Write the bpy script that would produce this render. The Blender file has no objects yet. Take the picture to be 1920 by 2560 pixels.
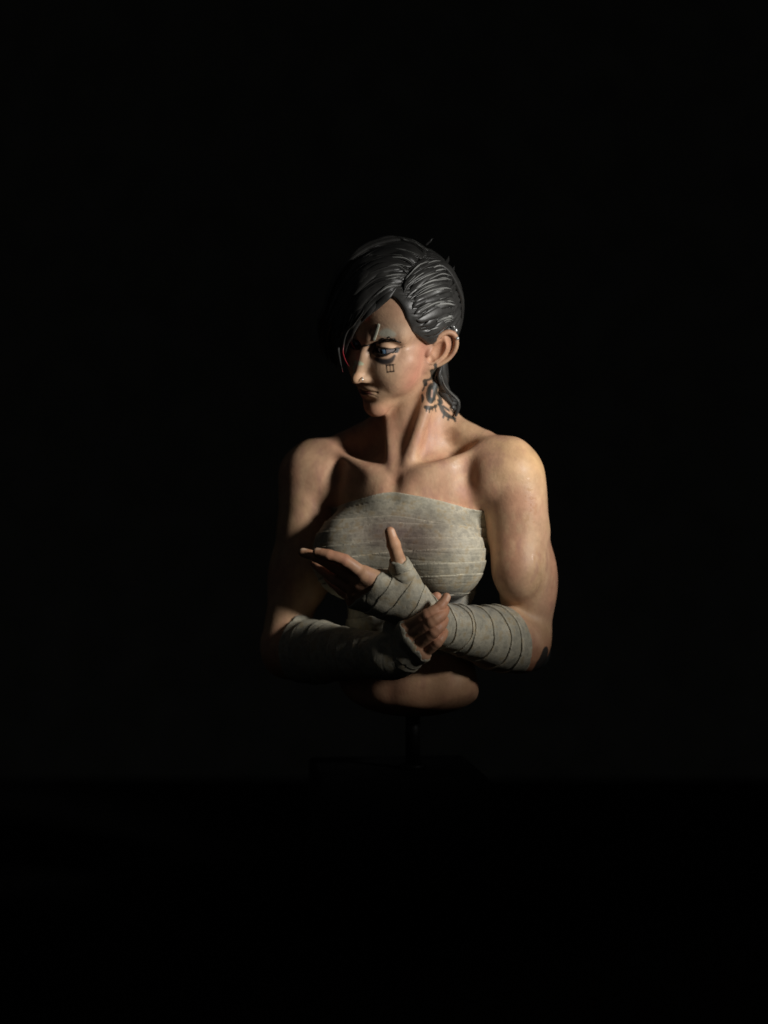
import bpy, math, time, os
import numpy as np
T00 = time.time()
QUAL = float(os.environ.get('SC_RES', '1.0'))   # grid coarseness, 1.0 = final
S = 0.0025                                        # sculpting cm -> metres (the figure is a 1:4 miniature)
CAMD = 300.0                                      # camera distance in sculpting cm
sc = bpy.context.scene
COL = sc.collection
rad = math.radians

# ------------------------------------------------------------------ camera, world, lamps, exposure
cam_d = bpy.data.cameras.new('camera')
cam = bpy.data.objects.new('camera', cam_d); COL.objects.link(cam)
cam.location = (0, -CAMD * S, 0); cam.rotation_euler = (rad(90), 0, 0)
cam_d.sensor_fit = 'VERTICAL'; cam_d.sensor_height = 24.0
cam_d.lens = 24.0 * CAMD / 160.0
cam_d.clip_start = 0.01; cam_d.clip_end = 50
cam_d.dof.use_dof = True
cam_d.dof.focus_distance = (CAMD - 11) * S
cam_d.dof.aperture_fstop = 3.4
sc.camera = cam
w = bpy.data.worlds.new('World'); sc.world = w; w.use_nodes = True
bg = w.node_tree.nodes['Background']
bg.inputs['Color'].default_value = (0.9, 0.95, 1.0, 1); bg.inputs['Strength'].default_value = 0.011
sc.view_settings.view_transform = 'Standard'; sc.view_settings.look = 'None'
sc.view_settings.exposure = 0; sc.view_settings.gamma = 1

def area_lamp(name, loc, target, size, power, color):
    d = bpy.data.lights.new(name, 'AREA'); d.shape = 'DISK'; d.size = size * S; d.energy = power; d.color = color
    o = bpy.data.objects.new(name, d); COL.objects.link(o)
    from mathutils import Vector
    l = Vector(loc) * S; t = Vector(target) * S
    o.location = l; o.rotation_euler = (t - l).to_track_quat('-Z', 'Y').to_euler()
    return o
def spot_lamp(name, loc, target, size, power, color, cone, blend):
    from mathutils import Vector
    d = bpy.data.lights.new(name, 'SPOT'); d.shadow_soft_size = size * S; d.energy = power; d.color = color; d.spot_size = rad(cone); d.spot_blend = blend
    o = bpy.data.objects.new(name, d); COL.objects.link(o)
    l = Vector(loc) * S; t = Vector(target) * S
    o.location = l; o.rotation_euler = (t - l).to_track_quat('-Z', 'Y').to_euler()
    return o
# one shaded lamp close by on the right, its cone on the face and nearer arm
KEY = spot_lamp('key_lamp', (115, -89, 43), (13, -8, 11), 13, 6.9, (1.0, 0.975, 0.93), 31, 1.0)

# ------------------------------------------------------------------ helpers
def W(px, py, Y):
    s = (CAMD + Y) / CAMD
    return np.array([(px - 960) / 16.0 * s, Y, (1280 - py) / 16.0 * s])
def clamp(x, a, b): return np.minimum(np.maximum(x, a), b)
def sstep(a, b, x):
    t = clamp((x - a) / (b - a), 0, 1); return t * t * (3 - 2 * t)
def smin(a, b, k):
    h = np.maximum(k - np.abs(a - b), 0) / k
    return np.minimum(a, b) - h * h * k * 0.25
def smax(a, b, k): return -smin(-a, -b, k)

def axis_coords(segs):
    out = []
    for a, b, h in segs:
        n = max(2, int(round((b - a) / (h * QUAL)))); out.append(np.linspace(a, b, n, endpoint=False))
    return np.concatenate(out).astype(np.float32)
GX = axis_coords([(-23.5, 1 - 12, .17), (-11, 14, .125), (14, 28.5, .17)])
GY = axis_coords([(-25, 20, .15)])
GZ = axis_coords([(-35, -24, .17), (-24, -3, .14), (-3, 14, .16), (14, 35, .105), (35, 45, .15)])
G = (GX, GY, GZ)

class Frame:
    """local frame: origin o, rows = local axes in world, uniform scale"""
    def __init__(s, o, ax, scale=1.0): s.o = np.array(o, float); s.R = np.array(ax, float); s.sc = scale
    def w(s, p): return s.o + (np.asarray(p, float) * s.sc) @ s.R
    def l(s, p): return (np.asarray(p) - s.o) @ s.R.T / s.sc
WORLD = Frame((0, 0, 0), np.eye(3))

class Field:
    def __init__(s, lo, hi, pad=1.2):
        s.pad = pad; s.i0 = []; s.i1 = []
        for k in range(3):
            s.i0.append(max(0, int(np.searchsorted(G[k], lo[k])) - 1)); s.i1.append(min(len(G[k]), int(np.searchsorted(G[k], hi[k])) + 1))
        s.c = [G[k][s.i0[k]:s.i1[k]] for k in range(3)]
        s.D = np.full([len(c) for c in s.c], 6.0, np.float32)
    def box(s, lo, hi):
        sl = []
        for k in range(3):
            a = int(np.searchsorted(s.c[k], lo[k])); b = int(np.searchsorted(s.c[k], hi[k]))
            sl.append(slice(a, b))
        return tuple(sl)
    def pts(s, sl, fr):
        x = s.c[0][sl[0]][:, None, None]; y = s.c[1][sl[1]][None, :, None]; z = s.c[2][sl[2]][None, None, :]
        R = (fr.R / fr.sc).astype(np.float32); o = fr.o
        x = x - np.float32(o[0]); y = y - np.float32(o[1]); z = z - np.float32(o[2])
        return [R[k, 0] * x + R[k, 1] * y + R[k, 2] * z for k in range(3)]
    def op(s, lo, hi, fr, fn, k=0.5, mode='u', pad=1.2):
        """lo/hi: local bbox of the primitive; fn(x,y,z)->d (local units)"""
        cs = np.array([[a, b, c] for a in (lo[0], hi[0]) for b in (lo[1], hi[1]) for c in (lo[2], hi[2])], float)
        wc = fr.w(cs); kk = float(np.max(k)); pad = pad if mode == 'a' else max(pad, s.pad)
        sl = s.box(wc.min(0) - pad - kk, wc.max(0) + pad + kk)
        if any(q.stop <= q.start for q in sl): return
        P = s.pts(sl, fr); d = fn(*P)
        A = s.D[sl]
        if mode == 'u': s.D[sl] = smin(A, d * fr.sc, k)
        elif mode == 's': s.D[sl] = smax(A, -d * fr.sc, k)
        elif mode == 'i': s.D[sl] = smax(A, d * fr.sc, k)
        elif mode == 'a': s.D[sl] = A + d * fr.sc
    # primitives -----------------------------------------------------
    def ell(s, c, r, fr=WORLD, k=0.5, mode='u', rot=None, pad=1.2):
        c = np.array(c, float); r = np.array(r, float) * np.ones(3)
        f2 = Frame(fr.w(c), (np.array(rot) if rot is not None else np.eye(3)) @ fr.R, fr.sc)
        def fn(x, y, z):
            k0 = np.sqrt((x / r[0]) ** 2 + (y / r[1]) ** 2 + (z / r[2]) ** 2) + 1e-6
            k1 = np.sqrt((x / r[0] ** 2) ** 2 + (y / r[1] ** 2) ** 2 + (z / r[2] ** 2) ** 2) + 1e-6
            return k0 * (k0 - 1) / k1
        s.op(-r, r, f2, fn, k, mode, pad)
    def cap(s, a, b, ra, rb, fr=WORLD, k=0.5, mode='u', flat=None, pad=1.2):
        """tapered capsule; flat=(unit axis, factor): thinner (factor<1) along the axis"""
        a = np.array(a, float); b = np.array(b, float); ba = b - a; L2 = (ba @ ba)
        r = max(ra, rb)
        def fn(x, y, z):
            x = x - a[0]; y = y - a[1]; z = z - a[2]
            h = clamp((x * ba[0] + y * ba[1] + z * ba[2]) / L2, 0, 1)
            qx, qy, qz = x - h * ba[0], y - h * ba[1], z - h * ba[2]
            if flat is not None:
                ax, fa = flat; q = qx * ax[0] + qy * ax[1] + qz * ax[2]; e = (1 / fa - 1)
                qx, qy, qz = qx + e * q * ax[0], qy + e * q * ax[1], qz + e * q * ax[2]
            return (np.sqrt(qx * qx + qy * qy + qz * qz) - (ra + (rb - ra) * h)) * (1 if flat is None else .5 + .5 * flat[1])
        s.op(np.minimum(a, b) - r, np.maximum(a, b) + r, fr, fn, k, mode, pad)
    def chain(s, pts, rs, fr=WORLD, k=0.3, mode='u', flat=None):
        P = np.array(pts, float); rs = np.array(rs, float); r = rs.max()
        def fn(x, y, z):
            best = None
            for i in range(len(P) - 1):
                a = P[i]; ba = P[i + 1] - a; L2 = ba @ ba + 1e-9
                X = x - a[0]; Y = y - a[1]; Z = z - a[2]
                h = clamp((X * ba[0] + Y * ba[1] + Z * ba[2]) / L2, 0, 1)
                qx, qy, qz = X - h * ba[0], Y - h * ba[1], Z - h * ba[2]
                if flat is not None:
                    ax, fa = flat; q = qx * ax[0] + qy * ax[1] + qz * ax[2]; e = 1 / fa - 1
                    qx, qy, qz = qx + e * q * ax[0], qy + e * q * ax[1], qz + e * q * ax[2]
                d = np.sqrt(qx * qx + qy * qy + qz * qz) - (rs[i] + (rs[i + 1] - rs[i]) * h)
                best = d if best is None else np.minimum(best, d)
            return best * (1 if flat is None else .5 + .5 * flat[1])
        s.op(P.min(0) - r, P.max(0) + r, fr, fn, k, mode)
    def bump(s, c, r, amp, fr=WORLD, rot=None):
        """gaussian swelling (amp>0 adds matter)"""
        r = np.array(r, float) * np.ones(3)
        f2 = Frame(fr.w(c), (np.array(rot) if rot is not None else np.eye(3)) @ fr.R, fr.sc)
        def fn(x, y, z): return -amp * np.exp(-((x / r[0]) ** 2 + (y / r[1]) ** 2 + (z / r[2]) ** 2))
        s.op(-r * 2.4, r * 2.4, f2, fn, 0.0, 'a', 0)
    def ridge(s, pts, wd, amp, fr=WORLD, taper=True):
        """raised (amp>0) or cut (amp<0) line along a polyline"""
        P = spline(pts, 7); wd = np.interp(np.linspace(0, 1, len(P)), np.linspace(0, 1, np.size(wd)), np.atleast_1d(wd)).astype(np.float32)
        lo = P.min(0) - wd.max() * 2.4; hi = P.max(0) + wd.max() * 2.4
        def fn(x, y, z):
            best = np.full(np.broadcast(x, y, z).shape, 9.0, np.float32)
            for i in range(len(P) - 1):
                a = P[i]; ba = P[i + 1] - a; L2 = ba @ ba + 1e-9
                X = x - a[0]; Y = y - a[1]; Z = z - a[2]
                h = clamp((X * ba[0] + Y * ba[1] + Z * ba[2]) / L2, 0, 1)
                q = (X - h * ba[0]) ** 2 + (Y - h * ba[1]) ** 2 + (Z - h * ba[2]) ** 2
                best = np.minimum(best, q / (wd[i] + (wd[i + 1] - wd[i]) * h) ** 2)
            return -amp * np.exp(-best)
        s.op(lo, hi, fr, fn, 0.0, 'a', 0)
    def merge(s, o, k=0.5):
        sl = tuple(slice(o.i0[j] - s.i0[j], o.i1[j] - s.i0[j]) for j in range(3))
        s.D[sl] = smin(s.D[sl], o.D, k)
    def sample(s, p):
        p = np.asarray(p, float); idx = []; fr_ = []
        for k in range(3):
            i = np.clip(np.searchsorted(s.c[k], p[..., k]) - 1, 0, len(s.c[k]) - 2)
            idx.append(i); fr_.append(clamp((p[..., k] - s.c[k][i]) / (s.c[k][i + 1] - s.c[k][i]), 0, 1))
        v = 0
        for a in (0, 1):
            for b in (0, 1):
                for c in (0, 1):
                    wt = (fr_[0] if a else 1 - fr_[0]) * (fr_[1] if b else 1 - fr_[1]) * (fr_[2] if c else 1 - fr_[2])
                    v = v + wt * s.D[idx[0] + a, idx[1] + b, idx[2] + c]
        return v
    def grad(s, p, e=.25):
        p = np.asarray(p, float)
        g = np.stack([s.sample(p + np.eye(3)[k] * e) - s.sample(p - np.eye(3)[k] * e) for k in range(3)], -1)
        return g / (np.linalg.norm(g, axis=-1, keepdims=True) + 1e-9)
    def hit(s, px, py, off=0.0):
        """first point of the surface (offset by off) seen at photo pixel"""
        o = np.array([0, -CAMD, 0.]); d = W(px, py, 0) - o; d = d / np.linalg.norm(d)
        lo = s.c[1][0]; t = (lo - o[1]) / d[1]; te = (s.c[1][-1] - o[1]) / d[1]
        ts = np.arange(t, te, .08); v = s.sample(o + ts[:, None] * d) - off
        j = np.nonzero(v < 0)[0]
        if len(j) == 0: j = [int(np.argmin(v))]
        return o + ts[j[0]] * d

def spline(pts, n=6):
    """Catmull-Rom through points"""
    P = np.array(pts, float)
    if len(P) == 2: return np.array([P[0] + (P[1] - P[0]) * t for t in np.linspace(0, 1, n + 1)])
    Q = np.vstack([2 * P[0] - P[1], P, 2 * P[-1] - P[-2]]); out = []
    for i in range(1, len(Q) - 2):
        for t in np.linspace(0, 1, n, endpoint=False):
            a, b, c, d = Q[i - 1], Q[i], Q[i + 1], Q[i + 2]
            out.append(0.5 * (2 * b + (c - a) * t + (2 * a - 5 * b + 4 * c - d) * t * t + (3 * b - a - 3 * c + d) * t ** 3))
    out.append(P[-1]); return np.array(out)

def surface_nets(D, c):
    nx, ny, nz = D.shape
    N = D < 0
    def cells(A): return [A[i:nx - 1 + i, j:ny - 1 + j, k:nz - 1 + k] for i in (0, 1) for j in (0, 1) for k in (0, 1)]
    cs = cells(N); a = cs[0].copy(); o = cs[0].copy()
    for q in cs[1:]: a &= q; o |= q
    act = np.flatnonzero(o & ~a); del a, o
    ci, cj, ck = np.unravel_index(act, (nx - 1, ny - 1, nz - 1))
    V = {}
    for i in (0, 1):
        for j in (0, 1):
            for k in (0, 1): V[i, j, k] = D[ci + i, cj + j, ck + k].astype(np.float64)
    acc = np.zeros((len(act), 3)); cnt = np.zeros(len(act))
    cor = [(i, j, k) for i in (0, 1) for j in (0, 1) for k in (0, 1)]
    for u in cor:
        for v in cor:
            if u < v and sum(abs(np.subtract(u, v))) == 1:
                m = (V[u] < 0) != (V[v] < 0); t = np.where(m, V[u] / np.where(m, V[u] - V[v], 1), 0)
                for q in range(3): acc[:, q] += np.where(m, u[q] + t * (v[q] - u[q]), 0)
                cnt += m
    acc /= cnt[:, None]
    P = np.empty_like(acc)
    for q, ii in enumerate((ci, cj, ck)):
        g = c[q].astype(np.float64); P[:, q] = g[ii] + acc[:, q] * (g[np.minimum(ii + 1, len(g) - 1)] - g[ii])
    st = ((ny - 1) * (nz - 1), nz - 1, 1); quads = []
    for ax in range(3):
        sl0 = [slice(1, -1)] * 3; sl1 = [slice(1, -1)] * 3; sl0[ax] = slice(0, -1); sl1[ax] = slice(1, None)
        A = N[tuple(sl0)]; B = N[tuple(sl1)]
        i, j, k = np.nonzero(A != B); off = [1, 1, 1]; off[ax] = 0
        i = i + off[0]; j = j + off[1]; k = k + off[2]
        fl = A[A != B]
        base = i * st[0] + j * st[1] + k * st[2]
        u, v = st[(ax + 1) % 3], st[(ax + 2) % 3]
        q = np.stack([base - u - v, base - v, base, base - u], 1)
        q[~fl] = q[~fl][:, ::-1]
        quads.append(q)
    q = np.concatenate(quads)
    F = np.searchsorted(act, q)
    return P, F

def make_mesh(name, V, F, mat, parent=None, cols=None, smooth=True, uvw=None):
    me = bpy.data.meshes.new(name)
    V = np.asarray(V, np.float32) * S; F = np.asarray(F)
    me.vertices.add(len(V)); me.vertices.foreach_set('co', V.ravel())
    n, m = F.shape
    me.loops.add(n * m); me.loops.foreach_set('vertex_index', F.ravel().astype(np.int32))
    me.polygons.add(n); me.polygons.foreach_set('loop_start', np.arange(0, n * m, m, dtype=np.int32))
    me.polygons.foreach_set('loop_total', np.full(n, m, np.int32))
    me.update(calc_edges=True); me.validate()
    if smooth: me.shade_smooth()
    if cols is not None:
        at = me.color_attributes.new('paint', 'FLOAT_COLOR', 'POINT')
        c4 = np.ones((len(V), 4), np.float32); c4[:, :cols.shape[1]] = cols; at.data.foreach_set('color', c4.ravel())
    me.materials.append(mat)
    o = bpy.data.objects.new(name, me); COL.objects.link(o)
    if parent is not None: o.parent = parent
    return o

def tag(o, label=None, cat=None, group=None, kind=None):
    for k_, v in (('label', label), ('category', cat), ('group', group), ('kind', kind)):
        if v: o[k_] = v
    return o

def noise3(P, f, seed=0):
    """smooth value noise in numpy"""
    P = np.asarray(P, np.float64) * f + seed * 17.31
    I = np.floor(P).astype(np.int64); fr_ = P - I; u = fr_ * fr_ * (3 - 2 * fr_); v = 0
    for a in (0, 1):
        for b in (0, 1):
            for c in (0, 1):
                h = (I[..., 0] + a) * 374761393 + (I[..., 1] + b) * 668265263 + (I[..., 2] + c) * 2147483647 + seed * 974634777
                h = (h ^ (h >> 13)) * 1274126177; h = (h ^ (h >> 16)) & 0xffff
                wt = (u[..., 0] if a else 1 - u[..., 0]) * (u[..., 1] if b else 1 - u[..., 1]) * (u[..., 2] if c else 1 - u[..., 2])
                v = v + wt * (h / 65535.0)
    return v
def fbm(P, f, seed=0): return (noise3(P, f, seed) + .5 * noise3(P, f * 2.1, seed + 1) + .25 * noise3(P, f * 4.3, seed + 2)) / 1.75

def tube(name, pts, rad_, mat, parent, seg=10, flat=None, n=5, tip=True, cols=None, ridges=0):
    """tapered tube along a spline; rad_: list of radii; flat=(normals fn or vector, factor)"""
    P = spline(pts, n); R = np.interp(np.linspace(0, 1, len(P)), np.linspace(0, 1, len(rad_)), rad_)
    T = np.gradient(P, axis=0); T /= np.linalg.norm(T, axis=1)[:, None]
    V = []
    ref = np.array([0, 0, 1.]) if abs(T[0][2]) < .9 else np.array([1., 0, 0])
    for i in range(len(P)):
        if flat is not None: nn = flat[0](P[i]) if callable(flat[0]) else np.array(flat[0], float)
        else: nn = ref
        nn = nn - T[i] * (nn @ T[i]); nn /= np.linalg.norm(nn) + 1e-9; b = np.cross(T[i], nn)
        if flat is None: ref = nn
        fa = flat[1] if flat is not None else 1.0
        for k in range(seg):
            a = 2 * math.pi * k / seg; rr = R[i] * (1 + (.13 if k % 2 else -.10) * (1 if ridges else 0))
            V.append(P[i] + b * math.cos(a) * rr + nn * math.sin(a) * rr * fa)
    n_ = len(P); F = []
    for i in range(n_ - 1):
        for k in range(seg): F.append((i * seg + k, i * seg + (k + 1) % seg, (i + 1) * seg + (k + 1) % seg, (i + 1) * seg + k))
    V.append(P[0] - T[0] * R[0] * .5); V.append(P[-1] + T[-1] * R[-1] * .6)
    a, b = len(V) - 2, len(V) - 1
    for k in range(0, seg, 2):
        F.append((a, (k + 2) % seg, k + 1, k)); q = (n_ - 1) * seg; F.append((b, q + k, q + k + 1, q + (k + 2) % seg))
    V = np.array(V); c = None
    if cols is not None:
        tt = np.concatenate([np.repeat(np.linspace(0, 1, n_), seg), [0, 1]]); c = cols(tt, V)
    return make_mesh(name, V, F, mat, parent, c)

# ------------------------------------------------------------------ materials
def nodes(name):
    m = bpy.data.materials.new(name); m.use_nodes = True; nt = m.node_tree
    return m, nt, nt.nodes['Principled BSDF'], nt.nodes, nt.links
def noise_node(nt, scale, detail=4, rough=.6):
    tc = nt.nodes.new('ShaderNodeTexCoord'); n = nt.nodes.new('ShaderNodeTexNoise')
    n.inputs['Scale'].default_value = scale; n.inputs['Detail'].default_value = detail; n.inputs['Roughness'].default_value = rough
    nt.links.new(tc.outputs['Object'], n.inputs['Vector']); return n
def bump_on(nt, bs, src, strength, dist):
    b = nt.nodes.new('ShaderNodeBump'); b.inputs['Strength'].default_value = strength; b.inputs['Distance'].default_value = dist
    nt.links.new(src, b.inputs['Height']); nt.links.new(b.outputs['Normal'], bs.inputs['Normal']); return b
def rng(nt, src, a, b, lo=.3, hi=.7):
    m = nt.nodes.new('ShaderNodeMapRange'); m.inputs['From Min'].default_value = lo; m.inputs['From Max'].default_value = hi
    m.inputs['To Min'].default_value = a; m.inputs['To Max'].default_value = b; nt.links.new(src, m.inputs['Value']); return m.outputs['Result']
def painted(name, rough=(.45, .65), spec=.35, bump=.15, mott=.12, fine=900, coarse=160):
    """painted resin: brushed vertex paint with fine mottling, uneven sheen and fine relief"""
    m, nt, bs, N, L = nodes(name)
    at = N.new('ShaderNodeAttribute'); at.attribute_name = 'paint'
    n1 = noise_node(nt, coarse, 5); n2 = noise_node(nt, fine, 3)
    hs = N.new('ShaderNodeHueSaturation'); L.new(at.outputs['Color'], hs.inputs['Color'])
    L.new(rng(nt, n1.outputs['Fac'], 1 - mott, 1 + mott), hs.inputs['Value'])
    L.new(hs.outputs['Color'], bs.inputs['Base Color'])
    L.new(rng(nt, n1.outputs['Fac'], rough[0], rough[1]), bs.inputs['Roughness'])
    bs.inputs['Specular IOR Level'].default_value = spec
    rm = nt.nodes.new('ShaderNodeMix'); rm.data_type = 'FLOAT'; L.new(at.outputs['Alpha'], rm.inputs[0]); rm.inputs[2].default_value = .16
    L.new(bs.inputs['Roughness'].links[0].from_socket, rm.inputs[3]); L.new(rm.outputs[0], bs.inputs['Roughness'])
    ad = N.new('ShaderNodeMath'); ad.operation = 'ADD'; L.new(n1.outputs['Fac'], ad.inputs[0]); L.new(n2.outputs['Fac'], ad.inputs[1])
    bump_on(nt, bs, ad.outputs[0], bump, .0006)
    return m
def plain(name, col, rough=.5, spec=.4, metal=0, bump=.1, scale=400):
    m, nt, bs, N, L = nodes(name)
    n1 = noise_node(nt, scale, 5); r = N.new('ShaderNodeValToRGB')
    c = np.array(col); r.color_ramp.elements[0].position = .3; r.color_ramp.elements[1].position = .7
    r.color_ramp.elements[0].color = (*(c * .8), 1); r.color_ramp.elements[1].color = (*np.minimum(c * 1.2, 1), 1)
    L.new(n1.outputs['Fac'], r.inputs['Fac']); L.new(r.outputs['Color'], bs.inputs['Base Color'])
    bs.inputs['Roughness'].default_value = rough; bs.inputs['Specular IOR Level'].default_value = spec; bs.inputs['Metallic'].default_value = metal
    bump_on(nt, bs, n1.outputs['Fac'], bump, .0005)
    return m
M_SKIN = painted('painted_skin', (.42, .66), .36, .14, .12)
M_WRAP = painted('painted_bandage', (.5, .72), .3, .16, .10, 1500, 260)
M_HAIR = painted('painted_black_hair', (.34, .5), .5, .08, .2)
M_EYE = painted('painted_eye', (.12, .2), .6, 0.0, .0)
M_METAL = plain('pale_metal_stud', (.75, .76, .74), .25, .5, .6)
M_BACK = plain('black_backdrop_cloth', (.12, .117, .10), .95, .1, 0, .1, 30)
M_TABLE = plain('black_table', (.006, .006, .0055), .9, .08, 0, .1, 60)
M_PLINTH = plain('black_plinth_lacquer', (.012, .012, .012), .7, .2, 0, .03, 90)
M_STEEL = plain('dark_steel_rod', (.006, .006, .006), .5, .4, .5)

# ------------------------------------------------------------------ frames
th, ph, ro = rad(46.5), rad(20.3), rad(-17.0)
f = np.array([-math.sin(th), -math.cos(th), 0]); l = np.array([math.cos(th), -math.sin(th), 0]); u = np.array([0, 0, 1.])
f2 = f * math.cos(ph) - u * math.sin(ph); u2 = u * math.cos(ph) + f * math.sin(ph)
l3 = l * math.cos(ro) + u2 * math.sin(ro); u3 = u2 * math.cos(ro) - l * math.sin(ro)
HEAD = Frame(W(1016, 834, 1.0), [l3, f2, u3], 1.06)
ty = rad(20)
TOR = Frame(W(1025, 1165, 4.0), [[math.cos(ty), -math.sin(ty), 0], [-math.sin(ty), -math.cos(ty), 0], [0, 0, 1]], 1.0)
def I3(*a): return a
def rotm(ax, deg):
    a = rad(deg); c, s_ = math.cos(a), math.sin(a)
    return np.array({'x': [[1, 0, 0], [0, c, s_], [0, -s_, c]], 'y': [[c, 0, -s_], [0, 1, 0], [s_, 0, c]], 'z': [[c, s_, 0], [-s_, c, 0], [0, 0, 1]]}[ax])

#@@BODY
# ------------------------------------------------------------------ sculpt: head
EY = 2.75; EC = np.array([EY, 7.1, .5]); ER = 1.45
def zu(x): return EC[2] + .54 * (1 - (x / 1.95) ** 2) + .08 * x
def zl(x): return EC[2] - .50 * (1 - ((x + .1) / 1.95) ** 2) + .10 * x
def sculpt_head(B):
    Fh = HEAD
    B.ell((0, -.3, 4.2), (6.7, 7.7, 7.7), Fh, 1)
    B.ell((0, 2.0, 4.7), (6.3, 6.6, 5.6), Fh, 2)
    B.ell((0, 2.5, -1.8), (5.15, 5.8, 6.6), Fh, 1.5)
    B.ell((0, 4.6, 5.4), (5.6, 3.7, 3.8), Fh, 2.5)
    for s in (-1, 1):
        B.cap((s * 5.3, .2, -1.5), (s * 4.5, .3, -4.8), 1.3, 1.1, Fh, 1.5)
        B.cap((s * 4.1, .4, -4.0), (s * .9, 6.9, -9.2), 1.25, .95, Fh, 1.4)
        B.ell((s * 4.2, 5.4, -1.4), (1.9, 1.8, 1.5), Fh, 2.4)
        B.cap((s * 1.0, 8.2, 1.95), (s * 4.7, 6.2, 2.5), .8, .6, Fh, 2.2)
    B.ell((0, 7.4, -9.2), (1.5, 1.45, 1.45), Fh, 1.3)
    B.ell((0, 7.1, -5.9), (3.0, 2.3, 2.7), Fh, 1.6)
    B.cap((0, 8.3, 1.5), (0, 10.7, -3.2), .54, .64, Fh, 1.0); B.ell((0, 8.6, -1.9), (1.15, 1.4, 2.6), Fh, 1.2)
    for s in (-1, 1): B.bump((s * 3.0, 8.6, .6), (1.8, 1.8, 1.1), -1.1, Fh)
    for s in (-1, 1): B.bump((s * 1.5, 8.8, .7), (.6, .9, 1.0), -.45, Fh)
    B.ell((0, 10.95, -3.65), (.70, .86, .70), Fh, .6)
    for s in (-1, 1):
        B.ell((s * .86, 9.65, -3.85), (.52, .9, .55), Fh, 1.0)
        B.ridge([(s * 1.2, 10.5, -3.2), (s * 1.62, 9.9, -3.2), (s * 1.8, 9.2, -3.9)], .2, -.05, Fh)
        B.ell((s * .55, 10.4, -4.55), (.34, .6, .4), Fh, .2, 's')
        B.ridge([(s * 2.2, 9.0, -3.6), (s * 2.9, 8.5, -4.6), (s * 3.2, 8.1, -5.8)], .5, -.08, Fh)
        # frowning eyelids around the eyeball
        B.ell((s * EC[0], EC[1], EC[2]), 1.62, Fh, .6)
        def cut(x, y, z, s=s):
            X = (x * s - EC[0]); r = np.sqrt(X * X + (y - EC[1]) ** 2 + (z - EC[2]) ** 2)
            return np.maximum(np.maximum(z - zu(X), zl(X) - z) * .9, np.maximum(-(y - EC[1] + .1), r - 2.4))
        B.op((s * EC[0] - 2.1, EC[1] - .2, -1.0), (s * EC[0] + 2.1, EC[1] + 2.4, 2.6), Fh, cut, .1, 's', .3)
        X = np.linspace(-1.75, 1.85, 6)
        B.ridge([(s * (EC[0] + x), EC[1] + math.sqrt(max(.1, 1.66 ** 2 - x * x * .7)), zu(x) + .10) for x in X], .16, .13, Fh)
        B.ridge([(s * (EC[0] + x), EC[1] + math.sqrt(max(.1, 1.64 ** 2 - x * x * .7)), zu(x) + .50) for x in X], .18, -.15, Fh)
        B.ridge([(s * (EC[0] + x), EC[1] + math.sqrt(max(.1, 1.62 ** 2 - x * x * .7)), zl(x) - .10) for x in X], .13, .10, Fh)
        B.bump((s * 1.0, 8.9, 1.6), (1.0, .8, .6), .2, Fh)
        B.ridge([(s * .45, 9.0, 2.9), (s * .55, 9.1, 1.9)], .22, -.07, Fh)
        B.bump((s * 5.6, 3.5, 4.6), (1.8, 2.0, 2.4), -.3, Fh)
        B.bump((s * 4.8, 4.2, -4.4), (1.8, 1.8, 2.2), -.2, Fh); B.ell((s * 3.0, 5.1, -3.4), (2.5, 2.7, 3.4), Fh, 2.0); B.ell((s * 2.4, 6.9, -3.0), (2.4, 1.75, 2.8), Fh, 1.8); B.ell((s * 1.9, 7.75, -2.3), (1.6, 1.35, 2.2), Fh, 1.5)
    # lips
    B.ell((0, 8.85, -5.5), (1.7, .85, .5), Fh, .5)
    B.ell((0, 8.7, -6.5), (1.35, .85, .5), Fh, .6)
    B.ridge([(-2.0, 8.85, -6.02), (-1.2, 9.4, -5.95), (0, 9.8, -6.0), (1.2, 9.4, -5.95), (2.0, 8.85, -6.02)], .13, -.2, Fh)
    B.bump((0, 9.3, -7.55), (1.4, .8, .5), -.32, Fh)
    B.ridge([(0, 10.2, -4.9), (0, 10.4, -3.8)], .25, -.14, Fh)
    # ears
    for s in (-1, 1):
        a = rad(33); p = np.array([s * math.sin(a), -math.cos(a), 0.]); r = np.array([s * math.cos(a), math.sin(a), 0.]); q = np.array([0, 0, 1.])
        t = rad(34); q2 = q * math.cos(t) + p * math.sin(t); p2 = p * math.cos(t) - q * math.sin(t)
        o = np.array([s * 5.6, 1.0, -.5])
        EF = Frame(Fh.w(o), np.array([p2, q2, r]) @ Fh.R, 1.06 * 1.06)
        if s == 1: globals()['EARF'] = EF
        B.ell((1.5, .2, -.1), (1.75, 3.05, .42), EF, .5)
        B.ell((.65, -2.75, .05), (.85, .95, .36), EF, .5)
        B.chain(spline([(.2, .7, .25), (.15, 2.0, .35), (1.0, 3.05, .3), (2.2, 3.0, .35), (3.1, 1.7, .42), (3.15, 0, .35), (2.4, -1.6, .25), (1.5, -2.6, .15)], 3),
                np.interp(np.linspace(0, 7, 22), range(8), [.26, .34, .38, .38, .36, .33, .3, .28]), EF, .25)
        B.chain(spline([(1.1, 2.0, .1), (1.95, .9, .32), (1.85, -.6, .36), (1.15, -1.7, .3)], 3), np.linspace(.24, .32, 10), EF, .3)
        B.ell((.05, -.75, .4), (.38, .6, .35), EF, .3)
        B.ell((1.1, .1, .6), (.8, 1.55, .85), EF, .25, 's'); B.ell((.9, -1.2, .5), (.55, .7, .6), EF, .2, 's')

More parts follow.
